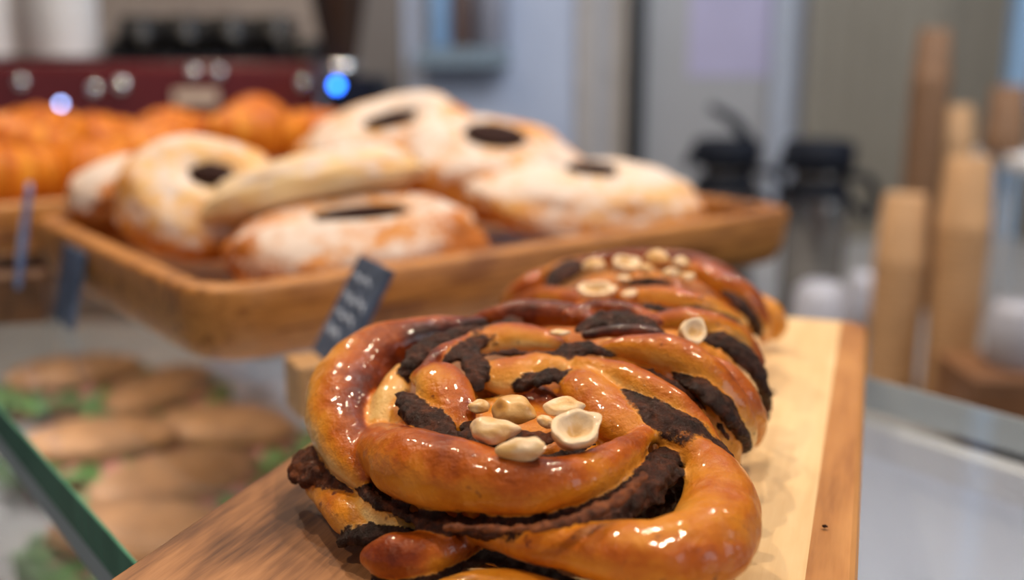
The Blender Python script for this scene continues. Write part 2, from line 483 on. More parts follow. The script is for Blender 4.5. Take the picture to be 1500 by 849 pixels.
D(b1, [(648, 524, 37, 7), (690, 506, 38.5, 19), (738, 494, 39.5, 25), (788, 497, 39.5, 22), (826, 506, 39, 11)], k=.7, tone=.48, asym=-.24, seed=9)
K(b1, [(808, 521, 39, 6), (835, 512, 40, 15), (866, 511, 40, 14), (902, 522, 39, 6)], seed=10)
D(b1, [(838, 530, 37, 8), (872, 541, 37.5, 20), (915, 554, 37, 24), (960, 575, 35.5, 24), (1005, 607, 31, 22), (1040, 648, 25, 17), (1063, 690, 18, 10)],
  tone=.52, seed=11, asym=-.2)
K(b1, [(756, 568, 34, 7), (795, 553, 37, 16), (836, 546, 37, 10)], seed=12, tone=.15)
K(b1, [(700, 522, 38, 5), (745, 516, 39, 8), (800, 520, 39, 8), (840, 528, 38, 5)], seed=80, tone=.4)
K(b1, [(900, 534, 37, 5), (950, 545, 37, 8), (1000, 570, 34, 9), (1040, 605, 28, 8), (1068, 645, 21, 6)], seed=81, tone=.35)
D(b1, [(755, 575, 30, 8), (784, 580, 31, 22), (818, 594, 29, 12)], tone=.8, seed=13, edge=.2)
D(b1, [(843, 546, 35, 16), (856, 566, 35, 34), (882, 597, 32, 38), (917, 626, 29.5, 33), (952, 650, 27, 16)], k=.62, tone=.5, seed=14, edge=.2)
K(b1, [(882, 560, 35, 6), (908, 577, 34.5, 15), (952, 601, 33, 24), (1002, 630, 30, 27), (1046, 664, 24, 24), (1080, 707, 17, 20), (1098, 748, 11, 14), (1104, 775, 7, 6)], seed=15)
D(b1, [(550, 630, 22, 14), (568, 658, 24, 40), (615, 684, 26, 55), (690, 697, 27, 52), (755, 708, 27.5, 44), (815, 706, 28, 38), (870, 690, 28, 33, .55), (915, 662, 29, 24, .72), (948, 636, 29, 12, .7)],
  tone=.66, asym=-.06, seed=16, edge=.35)
K(b1, [(520, 700, 15, 8), (560, 735, 16, 11), (620, 760, 16, 15), (700, 772, 17, 19), (790, 772, 19, 23), (870, 752, 21, 32), (935, 712, 23, 40), (972, 680, 24.5, 27), (986, 655, 25, 12)], seed=17)
K(b1, [(650, 770, 20.5, 7), (760, 774, 23.5, 10), (845, 760, 26, 14), (905, 730, 28, 12), (948, 693, 29, 8)], seed=18, tone=.72)
D(b1, [(950, 634, 29, 8), (1000, 650, 27, 20), (1037, 684, 23, 38), (1054, 732, 19, 54), (1042, 787, 17, 62), (988, 813, 17, 56), (910, 810, 18, 48), (830, 800, 17, 35), (760, 793, 15.5, 25), (700, 783, 14, 14), (650, 772, 13, 7)],
  tone=.46, asym=-.12, seed=19, edge=.15)
K(b1, [(430, 700, 7, 12), (448, 678, 13, 38), (482, 690, 14, 34), (518, 710, 14, 17), (552, 728, 13, 8)], seed=20, tone=.55)
D(b1, [(450, 716, 8, 6), (480, 730, 9, 20), (510, 752, 9, 28), (535, 775, 8, 22), (548, 795, 7, 8)], tone=.48, seed=21)
D(b1, [(525, 733, 12, 10), (560, 752, 12, 21), (600, 766, 12, 15), (645, 777, 12, 8)], tone=.22, seed=22)
K(b1, [(496, 795, 5, 10), (522, 782, 8, 21), (560, 780, 10, 17), (610, 783, 11, 11), (665, 787, 11, 7)], seed=23, tone=.1)
D(b1, [(533, 815, 7, 14), (568, 815, 8.5, 32), (620, 811, 10, 33), (665, 801, 11, 22), (702, 793, 11, 9)], tone=.74, seed=24, edge=.3)
K(b1, [(545, 850, 4, 10), (630, 846, 6, 13), (695, 818, 8, 14), (750, 822, 8.5, 17), (800, 842, 8, 17), (860, 866, 7, 14)], seed=25, tone=.1)
D(b1, [(640, 872, 6, 22), (720, 860, 7, 28), (790, 874, 7, 30), (860, 892, 7, 30), (950, 896, 7, 30), (1030, 876, 7, 20)], tone=.4, seed=26)
K(b1, [(684, 622, 31, 8), (700, 642, 31.5, 14), (735, 662, 31, 13), (790, 674, 30.5, 13), (835, 664, 31, 11), (870, 648, 30, 6)], seed=72)  # dark strand standing in for the shadows around the nuts
K(b1, [(735, 640, 33, 10), (785, 640, 33.5, 16), (820, 640, 33, 10)], seed=73, tone=.5)
nut(b1, 702, 598, 35, 17, 15, 'half', (0, 0, .6), 1, .3)
nut(b1, 752, 603, 37, 34, 28, 'half', (.35, 0, -.5), 2, .6)
nut(b1, 721, 628, 36, 36, 22, 'kidney', (0.35, 0, -.35), 3, .2)
nut(b1, 766, 657, 36, 35, 22, 'kidney', (.6, .2, 2.9), 4, .12)
nut(b1, 826, 596, 38, 30, 18, 'chip', (.45, 0, .2), 5, .12)
nut(b1, 800, 617, 36, 14, 15, 'chip', (.2, .4, .8), 6, .25)
nut(b1, 843, 630, 37, 38, 30, 'hollow', (.6, -.15, .5), 7, .15)
K(b1, [(800, 785, 12, 24), (900, 760, 14, 42), (985, 705, 16, 40), (1005, 670, 18, 20)], seed=74)
finish_bun(b1, .00065, 16)
# --- second bun
b2 = empty('chocolate_twist_bun', (.037, .338, 0), 'middle chocolate twist bun leaning between two other buns', 'bun')
dome(b2, .041, .042, .036, 2)
D(b2, [(690, 470, 36, 8), (735, 463, 39, 19), (785, 459, 41, 22), (835, 462, 42, 18), (872, 470, 42, 8)], tone=.78, seed=31, edge=.2)
D(b2, [(828, 464, 43, 8), (870, 451, 44.5, 12), (922, 455, 44.5, 14), (968, 475, 43, 8)], tone=.74, seed=32, edge=.2)
K(b2, [(842, 484, 42, 8), (885, 470, 43.5, 18), (935, 473, 43.5, 18), (972, 491, 42, 9)], seed=33)
D(b2, [(852, 492, 41, 7), (900, 485, 43, 11), (950, 488, 43, 11), (990, 502, 40, 7)], tone=.86, seed=34, edge=.2)
D(b2, [(880, 510, 40, 8), (925, 509, 41, 20), (975, 516, 41, 28), (1022, 537, 38, 28), (1062, 573, 32, 25), (1087, 613, 24, 20), (1100, 648, 14, 10)], tone=.56, asym=-.18, seed=35)
K(b2, [(982, 552, 36, 6), (1020, 566, 35, 15), (1057, 593, 31, 19), (1081, 628, 23, 17), (1088, 660, 12, 10)], seed=36)
D(b2, [(1015, 519, 37, 8), (1062, 545, 34, 17), (1096, 587, 27, 19), (1109, 627, 15, 14), (1106, 648, 8, 8)], tone=.6, seed=37)
K(b2, [(1026, 495, 39, 8), (1066, 503, 37, 18), (1102, 533, 31, 19), (1119, 567, 23, 15), (1121, 602, 12, 10), (1115, 625, 7, 6)], seed=38)
D(b2, [(950, 471, 42, 12), (1005, 468, 42.5, 19), (1052, 479, 40, 20), (1090, 502, 34, 17), (1112, 537, 26, 12)], tone=.62, seed=39, asym=-.18)
K(b2, [(905, 448, 43, 5), (955, 450, 44, 9), (1005, 458, 43, 6)], seed=40)
D(b2, [(985, 575, 30, 8), (1030, 605, 27, 22), (1062, 645, 18, 22), (1075, 680, 9, 12)], tone=.45, seed=41)
nut(b2, 1014, 486, 44, 22, 19, 'hollow', (.8, -.5, .9), 8, .1)
nut(b2, 820, 487, 43, 14, 7, 'chip', (.2, 0, 0), 9, .1)

finish_bun(b2, .0008, 7)
# --- third bun
b3 = empty('chocolate_twist_bun', (.056, .412, 0), 'rear chocolate twist bun at the far end, topped with many pale hazelnuts', 'bun')
dome(b3, .043, .038, .032, 3)
D(b3, [(738, 444, 18, 8), (764, 427, 26, 19), (795, 410, 31, 17), (824, 391, 34, 8)], tone=.62, seed=51)
K(b3, [(803, 424, 33, 6), (820, 402, 37, 17), (846, 386, 39, 14), (874, 378, 40, 6)], seed=52)
D(b3, [(792, 402, 33, 6), (806, 398, 35, 10), (828, 386, 37, 8), (860, 378, 38, 5)], tone=.4, seed=58)
D(b3, [(838, 388, 38, 8), (890, 380, 41, 13), (950, 377, 42, 13), (1010, 382, 41, 14), (1060, 402, 36, 14), (1097, 432, 28, 11)], tone=.75, seed=53)
D(b3, [(1005, 390, 40, 10), (1050, 408, 37, 19), (1090, 437, 30, 23), (1114, 472, 20, 16), (1119, 498, 10, 8)], tone=.64, asym=-.16, seed=54)
K(b3, [(1056, 424, 36, 6), (1082, 443, 32, 13), (1102, 467, 25, 14), (1110, 493, 15, 8)], seed=55)
D(b3, [(1092, 432, 20, 10), (1125, 456, 16, 19), (1137, 477, 10, 16), (1128, 497, 5, 8)], tone=.28, seed=56)
D(b3, [(895, 434, 37, 8), (950, 435, 39, 17), (1012, 441, 38, 18), (1062, 457, 34, 12), (1094, 472, 28, 6)], tone=.52, asym=-.16, seed=57)
K(b3, [(995, 452, 36, 6), (1040, 458, 36, 9), (1085, 475, 30, 7)], seed=59)
K(b3, [(905, 416, 38, 6), (945, 412, 40, 11), (985, 416, 39, 7)], seed=60)
D(b3, [(752, 443, 24, 8), (800, 436, 30, 17), (852, 441, 33, 17), (910, 441, 35, 14), (965, 447, 35, 8)], tone=.62, seed=61)
K(b3, [(822, 430, 34, 6), (850, 424, 36, 9), (885, 420, 37, 6)], seed=62)
for i, (x, y, z, w, h, kd, tn) in enumerate([(870, 391, 43, 17, 15, 'half', .3), (917, 388, 44, 26, 17, 'hollow', .1), (962, 380, 46, 21, 17, 'half', .35), (997, 387, 45, 13, 14, 'half', .15),
        (983, 403, 44, 14, 13, 'half', .2), (1006, 405, 43, 13, 12, 'chip', .2), (913, 408, 42, 12, 10, 'chip', .1), (873, 426, 40, 27, 16, 'hollow', .1), (922, 430, 41, 18, 9, 'chip', .05), (945, 393, 44, 12, 12, 'chip', .3)]):
    nut(b3, x, y, z, w, h, kd, (.45 if kd == 'hollow' else .1, 0, i * .9), 20 + i, tn)
finish_bun(b3, .0009, 6)
for i, (x, y, r, lb) in enumerate([(1131, 576, 3.5, 'tiny chocolate crumb on the pale board strip beside the middle bun'), (1208, 772, 3.2, 'dark crumb lying on the joint between pale and brown board wood')]):
    P = on_z(x, y, .0006); s = scale_at(P) * r
    bm = bmesh.new(); bmesh.ops.create_icosphere(bm, subdivisions=2, radius=s)
    for v in bm.verts: v.co += v.co.normalized() * s * .4 * noise.noise(v.co / s * 1.7 + Vector((i, 0, 0)))
    bmesh.ops.scale(bm, vec=(1.3, 1, .7), verts=bm.verts)
    o = obj('crumb', bm, M_choc); o.location = P + Vector((0, 0, s * .6)); tag(o, lb, 'crumb')

# ------------------------------------------------------------------ serving board
ba = R(-19.2)                                   # the board's length points this way
bd = Vector((math.sin(-ba), math.cos(-ba), 0)); bn = Vector((bd.y, -bd.x, 0))
fr = on_z(1271, 472, 0); BWID, BLEN = .168, .40
ctr = fr - bn * BWID / 2 - bd * BLEN / 2
def rrect(hx, hy, r, n=8):
    o = []
    for cx, cy, a0 in ((hx - r, hy - r, 0), (-hx + r, hy - r, 90), (-hx + r, -hy + r, 180), (hx - r, -hy + r, 270)):
        for i in range(n + 1):
            a = R(a0 + 90 * i / n); o.append((cx + r * math.cos(a), cy + r * math.sin(a)))
    return o
def loft(loops, caps=(True, True)):
    vs_, fs = [], []
    m = len(loops[0][0])
    for lp, z in loops: vs_ += [(x, y, z) for x, y in lp]
    for i in range(len(loops) - 1):
        for j in range(m):
            k = (j + 1) % m
            fs.append((i * m + j, i * m + k, (i + 1) * m + k, (i + 1) * m + j))
    if caps[0]: fs.append(list(range(m))[::-1])
    if caps[1]: fs.append([(len(loops) - 1) * m + j for j in range(m)])
    return mesh(vs_, fs)
def board_mat():
    t = NT('walnut_and_maple_board')
    v = t.coord((55, 4, 55)); w = t.coord((14, 5, 14))
    g = t.noise(v, 1.5, 6, .6, .6); fine = t.noise(v, 7, 4, .6); big = t.noise(w, 1.2, 3, .5, 2.2)
    f = t.math('ADD', t.math('ADD', t.math('MULTIPLY', g, .4), t.math('MULTIPLY', fine, .2)), t.math('MULTIPLY', big, .42))
    f = t.math('MULTIPLY_ADD', t.math('SUBTRACT', f, .51), 1.7, .51)
    wal = t.ramp(f, [(.36, (.075, .028, .012)), (.46, (.20, .085, .034)), (.53, (.30, .135, .054)), (.60, (.38, .18, .076)), (.70, (.20, .085, .033))])
    rgt = t.ramp(f, [(.30, (.26, .10, .032)), (.5, (.44, .20, .065)), (.72, (.56, .28, .10))])
    map_ = t.ramp(f, [(.30, (.66, .44, .21)), (.5, (.76, .54, .29)), (.72, (.83, .63, .37))])
    tc = t.n('ShaderNodeTexCoord'); sx = t.n('ShaderNodeSeparateXYZ'); t.l(tc.outputs['Object'], sx.inputs[0])
    x = sx.outputs[0]
    a = t.math('GREATER_THAN', x, -.010); b = t.math('GREATER_THAN', x, BWID / 2 - .0118)
    col = t.mix(b, t.mix(a, wal, map_), rgt)
    sc = t.noise(t.coord((300, 6, 20), rot=(0, 0, .7)), 1.5, 2)
    col = t.mix(t.math('MULTIPLY', t.math('SUBTRACT', sc, .66), 3, clamp=True), col, (.10, .045, .02))
    t.set(Base_Color=col, Roughness=.48, Specular_IOR_Level=.35); t.bump(fine, .12, .0005)
    return t.m
bo = obj('serving_board', loft([(rrect(BWID / 2 - .002, BLEN / 2 - .002, .006), GZ + .0005), (rrect(BWID / 2, BLEN / 2, .008), GZ + .003), (rrect(BWID / 2, BLEN / 2, .008), -.0022),
         (rrect(BWID / 2 - .0007, BLEN / 2 - .0007, .0075), -.0008), (rrect(BWID / 2 - .002, BLEN / 2 - .002, .0065), 0)]), board_mat(), smooth=False)
bo.location = (ctr.x, ctr.y, 0); bo.rotation_euler = (0, 0, ba)
tag(bo, 'long two-tone wooden serving board, walnut and pale maple, under the chocolate buns', 'board')

# ------------------------------------------------------------------ pastry tray(s)
TZ = -.0145
def tray(name, loc, rz, L, Wd, h, label):
    root = empty(name, loc, label, 'tray', rot=(0, 0, rz))
    fl = .008
    def rr(ins, r): return [(x + L / 2, y + Wd / 2) for x, y in rrect(L / 2 - ins, Wd / 2 - ins, r)]
    o = obj('tray_body', loft([(rr(.012, .022), 0), (rr(.006, .026), .003), (rr(.002, .029), .012), (rr(0, .03), h - .003), (rr(.0012, .03), h - .0008), (rr(.003, .028), h),
                 (rr(.011, .022), h), (rr(.0128, .021), h - .0008), (rr(.0138, .02), h - .003), (rr(.016, .018), fl + .004), (rr(.02, .015), fl)]), M_tray, root)
    for y in (.05, Wd - .05):
        obj('tray_foot', box((L * .34, y, (GZ - TZ) / 2), (.2, .018, TZ - GZ), .002), M_dark_block, root)
    return root
T1 = on_z(288, 432, .022)
t1 = tray('wooden_tray', (T1.x, T1.y, TZ), ang, .42, .29, .0365, 'shallow oak tray of sugar-dusted buns behind the chocolate buns')
def t1p(x, y, z=0):                              # tray-local to world
    c, s = math.cos(ang), math.sin(ang)
    return Vector((T1.x + x * c - y * s, T1.y + x * s + y * c, TZ + z))
T2 = t1p(-.09, .345)
t2 = tray('wooden_tray', (T2.x, T2.y, TZ), ang, .46, .26, .0365, 'oak tray of golden croissants at the far left')

# ------------------------------------------------------------------ sugar-dusted buns
def pbun(P, a, b, h, rz, tilt, label, seed, hole=None, sugar=.45, bake=.3, holed=.012):
    """P = centre of body; tilt = rotation about the camera-facing x axis, hole=(x,y,rx,ry)"""
    root = empty('sugared_bun', P, label, 'bun', 'sugar dusted buns in the wooden tray', rot=(tilt[0], tilt[1], rz))
    n, m = 96, 56; vs_, fs, bk, sg = [], [], [], []
    rnd = Vector((seed * 5.3, seed, 0))
    for i in range(m + 1):
        f = -PI / 2 + PI * i / m
        for j in range(n):
            w = 2 * PI * j / n
            cx, cy, cz = math.cos(f) * math.cos(w), math.cos(f) * math.sin(w), math.sin(f)
            q = (abs(math.cos(f)) ** .75)
            x, y = a * q * math.cos(w), b * q * math.sin(w)
            z = h * cz if cz > 0 else .55 * h * cz
            e = 1 + .09 * noise.noise(Vector((cx, cy, cz)) * 1.7 + rnd) + .04 * noise.noise(Vector((cx, cy, cz)) * 4 + rnd)
            x *= e; y *= e; z *= e
            if hole and cz > 0:
                d = ((x - hole[0]) / (hole[2] * 1.5)) ** 2 + ((y - hole[1]) / (hole[3] * 1.5)) ** 2
                z -= holed * math.exp(-d)
            vs_.append((x, y, z))
            bk.append(bake + .08 + .40 * (1 - abs(cz)) - .45 * max(0, -cz) + .25 * noise.noise(Vector((cx, cy, cz)) * 2.2 + rnd * 2))
            sg.append(sugar - .06 + .45 * (cz - .4) + .5 * noise.noise(Vector((cx, cy, cz)) * 1.9 - rnd))
    for i in range(m):
        for j in range(n):
            k = (j + 1) % n
            fs.append((i * n + j, i * n + k, (i + 1) * n + k, (i + 1) * n + j))
    obj('crust', mesh(vs_, fs, 'crust', {'bake': bk, 'sugar': sg}), M_powder, root)
    if hole:
        vs_, fs, bk = [], [], []
        zc = h * (1 - .35 * ((hole[0] / a) ** 2 + (hole[1] / b) ** 2)) - holed * .42
        for i in range(13):
            f = -PI / 2 + PI * i / 12
            for j in range(40):
                w = 2 * PI * j / 40
                e = 1 + .18 * noise.noise(Vector((math.cos(w), math.sin(w), f)) * 2 + rnd)
                vs_.append((hole[0] + hole[2] * e * math.cos(f) * math.cos(w), hole[1] + hole[3] * e * math.cos(f) * math.sin(w), zc + .004 * math.sin(f))); bk.append(.3)
        for i in range(12):
            for j in range(40):
                k = (j + 1) % 40; fs.append((i * 40 + j, i * 40 + k, (i + 1) * 40 + k, (i + 1) * 40 + j))
        obj('chocolate_filling', mesh(vs_, fs, 'fill', {'bake': bk}), M_choc, root)
    return root
def PB(px, py, y, wpx, hpx_h, bdepth, rz, tilt, label, seed, **k):
    P = at_y(px, py, y); s = scale_at(P)
    return pbun(P, wpx * s, bdepth, hpx_h * s, rz, tilt, label, seed, **k)
PB(522, 362, .555, 190, 62, .050, R(12), (R(14), R(-4)), 'golden-sided sugared bun at the tray front with a long chocolate slit', 1, hole=(.004, .004, .026, .007), sugar=.42, bake=.5)
PB(458, 283, .60, 165, 56, .036, R(14), (R(-16), R(-12)), 'tipped sugared bun showing its smooth pale underside', 2, sugar=.42, bake=-.22)
PB(292, 290, .615, 118, 62, .050, R(10), (R(34), R(6)), 'round sugared bun with a chocolate eye beside the leftmost bun', 3, hole=(.008, .000, .013, .009), sugar=.40, bake=.22)
PB(182, 283, .66, 66, 52, .040, R(-20), (R(10), R(-10)), 'leftmost sugared bun, partly behind the round bun', 4, sugar=.55, bake=.3)
PB(862, 297, .69, 178, 56, .055, R(14), (R(12), R(3)), 'rightmost sugared bun in the tray with a small dark centre', 5, hole=(.004, .012, .018, .012), sugar=.62, bake=.2)
PB(716, 255, .73, 140, 72, .055, R(6), (R(24), R(4)), 'sugared bun behind with a wide rectangular chocolate centre', 6, hole=(.002, .004, .022, .016), sugar=.45, bake=.42)
PB(568, 228, .765, 145, 74, .055, R(12), (R(18), R(-14)), 'rearmost sugared bun with a slanted chocolate slit', 7, hole=(.008, -.010, .019, .009), sugar=.45, bake=.3)

# ------------------------------------------------------------------ croissants
def croissant_mesh(seed):
    n, na = 150, 28; vs_, fs, bk = [], [], []
    for i in range(n):
        s = i / (n - 1) * 2 - 1
        aa = s * R(72); Rr = .052
        c = Vector((Rr * math.sin(aa), -Rr * math.cos(aa) + Rr, 0)); T = Vector((math.cos(aa), math.sin(aa), 0))
        N = Vector((-T.y, T.x, 0))
        q = abs(s) * 4.3; saw = 1 - (q - math.floor(q))
        r = .028 * (1 - abs(s) ** 1.6) ** .75 * (.86 + .17 * saw) + .003
        for j in range(na):
            w = 2 * PI * j / na
            e = 1 + .06 * noise.noise(Vector((s * 3, w, seed)))
            p = c + (N * math.cos(w) + Vector((0, 0, 1)) * math.sin(w) * .92) * r * e
            vs_.append((p.x, p.y, max(p.z, -.019) + .019)); bk.append(.2 + .5 * saw + .15 * math.sin(w) + .2 * noise.noise(Vector((s * 4, w, seed + 9))))
    for i in range(n - 1):
        for j in range(na):
            k = (j + 1) % na; fs.append((i * na + j, i * na + k, (i + 1) * na + k, (i + 1) * na + j))
    fs.append(list(range(na))[::-1]); fs.append([(n - 1) * na + j for j in range(na)])
    return mesh(vs_, fs, 'croissant', {'bake': bk})
cms = [croissant_mesh(i) for i in range(3)]
for i, (px, py, y, rz, rx, sc, lb) in enumerate([
        (-30, 296, .80, 20, 0, 1.05, 'croissant at the near left corner of its tray, cut by the frame'),
        (118, 290, .86, 200, 8, 1.05, 'large croissant in front of its tray, nearest the sugared buns'),
        (20, 246, .90, -35, 12, 1.0, 'yellowish croissant lying on top at the left of the pile'),
        (140, 240, .96, 25, 10, 1.0, 'croissant lying across the pile behind the front one'),
        (225, 254, .93, 80, 5, 1.0, 'croissant lying end-on behind the leftmost sugared bun'),
        (300, 240, 1.0, 15, 15, 1.0, 'croissant just behind the round sugared bun'),
        (372, 222, 1.02, 95, 10, 1.15, 'tallest croissant of the pile, standing out at the back'),
        (462, 232, 1.04, 10, 0, 1.05, 'last croissant at the right end of the pile'),
        (60, 224, 1.04, 40, 0, 1.0, 'croissant at the back left of the pile'),
        (255, 224, 1.10, -20, 0, 1.0, 'croissant at the back middle of the pile')]):
    P = at_y(px, py, y)
    o = obj('croissant', cms[i % 3], M_croi if i < 3 else None)
    o.location = P; o.rotation_euler = (R(rx), 0, R(rz)); o.scale = (sc, sc, sc)
    tag(o, lb, 'croissant', 'croissants piled in the far tray')

# ------------------------------------------------------------------ slate price signs
def slate_mat(name='chalky_slate', lo=(.035, .055, .10), hi=(.085, .125, .22)):
    t = NT(name); v = t.coord((1, 1, 1))
    n = t.noise(v, 55, 5, .65); c = t.noise(t.coord((1, 2.2, 1)), 70, 4, .6)
    base = t.ramp(n, [(.3, lo), (.7, hi)])
    f = t.math('MULTIPLY', t.math('SUBTRACT', c, .52), 3.2, clamp=True)
    t.set(Base_Color=t.mix(f, base, (.17, .22, .34)), Roughness=.6); return t.m
M_slate = slate_mat(); M_slate_b = slate_mat('slate_window_sheen', (.08, .14, .30), (.15, .25, .47))  # second slate is lighter and bluer: window sheen put into its colour
M_chalk = plain('chalk_blue_white', (.36, .42, .55), .9)
def slate(root, base, wdir, updir, w, h, mat=None):
    n = wdir.cross(updir).normalized()
    Mx = Matrix((wdir, updir, n)).transposed().to_4x4()
    bm = box(base - root.location + updir * h / 2, (w, h, .003), .0006, M=Mx)
    c = obj('slate_card', bm, mat or M_slate, root, smooth=False)
    for k, (u, ln) in enumerate(((.80, .55), (.60, .72), (.44, .62), (.27, .4))):
        pts = []
        for i in range(26):
            t = i / 25
            x = (-.5 + .16 + ln * t) * w; y = u * h + .028 * h * math.sin(t * 29 + k) * (1 if k % 2 else .7) + .02 * h * math.sin(t * 11)
            pts.append(base - root.location + wdir * x + updir * y + n * .0016)
        obj('chalk_writing', tube(pts, .0007, 6), M_chalk, c)
    return c
def holder(name, near_corner, la, lb, h, rz, mat, label):
    root = empty(name, near_corner, label, 'price sign')
    m = Matrix.Rotation(rz, 4, 'Z')
    o = obj('wooden_block', box(m @ Vector((la / 2, lb / 2, h / 2)), (la, lb, h), .0012, rz=rz), mat, root, smooth=False)
    return root
k1 = on_z(441, 617, GZ)
h1 = holder('price_sign', k1, .052, .022, .0225, R(28), M_block, 'chalk slate price sign in a pale wooden block beside the front bun')
lean = R(28); nV = V * math.sin(lean) + Vector((0, 0, 1)) * math.cos(lean)
sb = on_z(478, 533, -.004)
w1 = Vector((math.sin(R(27)), -math.cos(R(27)), 0)); b1v = Vector((-w1.y, w1.x, 0))
slate(h1, sb, w1, (b1v * math.sin(R(30)) + Vector((0, 0, 1)) * math.cos(R(30))).normalized(), .037, .047)
k2 = on_z(28, 478, GZ)
h2 = holder('price_sign', k2 + Vector((-.022, .0, 0)), .034, .022, .027, R(12), M_dark_block, 'slate price sign seen almost edge-on in a dark block at the left edge')
wd2 = Vector((-.42, .90, 0)).normalized()
sd2 = Vector((wd2.y, -wd2.x, 0))
slate(h2, k2 + Vector((-.004, .012, .022)), wd2 * -1, (Vector((0, 0, 1)) * .97 + sd2 * .2).normalized(), .034, .055, M_slate_b)
k3 = t1p(-.0115, .175, GZ - TZ + .0003)
h3 = empty('slate_card', k3, 'dark slate card leaning against the left end of the bun tray', 'slate card')
up3 = (Vector((0, 0, 1)) * .97 + V * .24).normalized()
n3 = (U * -1).cross(up3)
obj('slate_panel', box(up3 * .0215, (.036, .043, .003), .0006, M=Matrix((U * -1, up3, n3)).transposed().to_4x4()), M_slate, h3, smooth=False)

# ------------------------------------------------------------------ glass display case
def glass_mat(name, refl):
    t = NT(name); t.t.nodes.remove(t.p)
    tr = t.n('ShaderNodeBsdfTransparent'); tr.inputs[0].default_value = (.95, .968, .968, 1)
    if refl:
        gl = t.n('ShaderNodeBsdfGlossy'); gl.inputs['Roughness'].default_value = .015
        lw = t.n('ShaderNodeLayerWeight'); lw.inputs[0].default_value = .5
        f = t.math('MULTIPLY_ADD', t.math('POWER', lw.outputs['Facing'], 4.2), .92, .05)
        mx = t.n('ShaderNodeMixShader'); t.l(f, mx.inputs[0]); t.l(tr.outputs[0], mx.inputs[1]); t.l(gl.outputs[0], mx.inputs[2])
        t.l(mx.outputs[0], t.out.inputs[0])
    else: t.l(tr.outputs[0], t.out.inputs[0])
    return t.m
M_glass, M_clear = glass_mat('counter_glass', True), glass_mat('glass_underside', False)
def edge_mat():
    t = NT('green_glass_edge'); v = t.coord((3, 40, 3))
    t.set(Base_Color=t.ramp(t.noise(v, 2, 3), [(.3, (.06, .22, .14)), (.7, (.11, .34, .23))]), Roughness=.12, Coat_Weight=.3); return t.m
case = empty('display_case', cv(.3, (n_v + f_v) / 2, GZ), 'glass-topped pastry display case carrying the trays and boards', 'display case')
u0, u1 = -.55, 1.06; um, ul = (u0 + u1) / 2, u1 - u0
co = case.location
def cbox(u, v, z, su, sv, sz, bev=0):
    return box(cv(u, v, z) - co, (sv, su, sz), bev, M=rotC)
GT = .015
g = obj('glass_top', cbox(um, (n_v + f_v) / 2, GZ - GT / 2, ul, f_v - n_v, GT), M_glass, case, smooth=False)
g.data.materials.append(M_clear)
for p in g.data.polygons:
    if p.normal.z < .9: p.material_index = 1
obj('polished_edge', cbox(um, n_v - .0004, GZ - GT / 2, ul, .0012, GT, .0004), edge_mat(), case, smooth=False)
obj('polished_edge', cbox(um, f_v + .0004, GZ - GT / 2, ul, .0012, GT, .0004), plain('pale_glass_edge', (.40, .44, .48), .3), case, smooth=False)
M_rail = plain('aluminium_rail', (.42, .50, .53), .4)
obj('front_rail', cbox(um, n_v + .004, GZ - GT - .006, ul, .008, .012, .001), M_rail, case, smooth=False)
obj('front_glass', cbox(um, n_v + .006, GZ - GT - .012 - .17, ul, .006, .34), M_glass, case, smooth=False)
M_case = plain('white_case_enamel', (.55, .56, .64), .35, var=.04)
obj('case_shelf', cbox(um, (n_v + f_v) / 2, -.215, ul, f_v - n_v - .02, .012, .002), plain('pale_case_shelf', (.56, .53, .56), .4, var=.1, scale=6), case, smooth=False)
obj('back_door', cbox(um, f_v - .004, -.13, ul, .008, .16, .001), plain('frosted_back_door', (.62, .65, .76), .3), case, smooth=False)
obj('case_body', cbox(um, (n_v + f_v) / 2, -.66, ul, f_v - n_v, .86, .004), plain('grey_case_panel', (.36, .35, .36), .5), case, smooth=False)
obj('back_rail', cbox(um, f_v - .012, GZ - GT - .008, ul, .012, .014, .001), M_case, case, smooth=False)
obj('door_knob', lathe([(.001, 0), (.011, .002), (.012, .010), (.008, .014), (.001, .015)], 24), M_black, case).location = on_z(1385, 742, -.205) - co

for uu in (-.1, .35, .8):
    q = cv(uu, n_v + .03, GZ - GT - .012)
    l_ = lamp('case_light', q, q + V * .10 + Vector((0, 0, -.2)), .34, .75, (1, .94, .86), 'RECTANGLE', .015)  # added fill that brightens the case interior; no known lamp here
    l_.rotation_euler = (Matrix.Rotation(ang + PI / 2, 4, 'Z') @ Matrix.Rotation(R(-20), 4, 'X')).to_euler()
# filled rolls seen through the glass
M_bread = plain('brown_bread_crust', (.36, .17, .07), .6, var=.3, scale=40)
M_leaf = plain('lettuce_green', (.09, .20, .05), .5, var=.45, scale=60)
M_ham = plain('pink_ham', (.48, .20, .16), .5, var=.2, scale=40)
def roll_mesh(zlo, zhi, a, b, seed, frill=0):
    vs_, fs = [], []; n, m = 56, 16
    for i in range(m + 1):
        f = -PI / 2 + PI * i / m
        for j in range(n):
            w = 2 * PI * j / n
            e = 1 + .07 * noise.noise(Vector((math.cos(w) * 1.5, math.sin(w) * 1.5, f + seed)))
            e2 = frill * math.sin(w * 11 + seed) * math.cos(f)
            vs_.append((a * e * math.cos(f) ** .6 * math.cos(w), b * e * (math.cos(f) ** .6) * math.sin(w), (zlo + zhi) / 2 + (zhi - zlo) / 2 * math.sin(f) + e2 * .006))
    for i in range(m):
        for j in range(n):
            k = (j + 1) % n; fs.append((i * n + j, i * n + k, (i + 1) * n + k, (i + 1) * n + j))
    return mesh(vs_, fs)
proto = empty('filled_roll', (0, 0, 0), 'x', 'sandwich', 'filled rolls inside the glass case')
obj('bread_bottom', roll_mesh(0, .022, .062, .034, 1), M_bread, proto)
obj('lettuce', roll_mesh(.016, .028, .080, .050, 2, 1.2), M_leaf, proto)
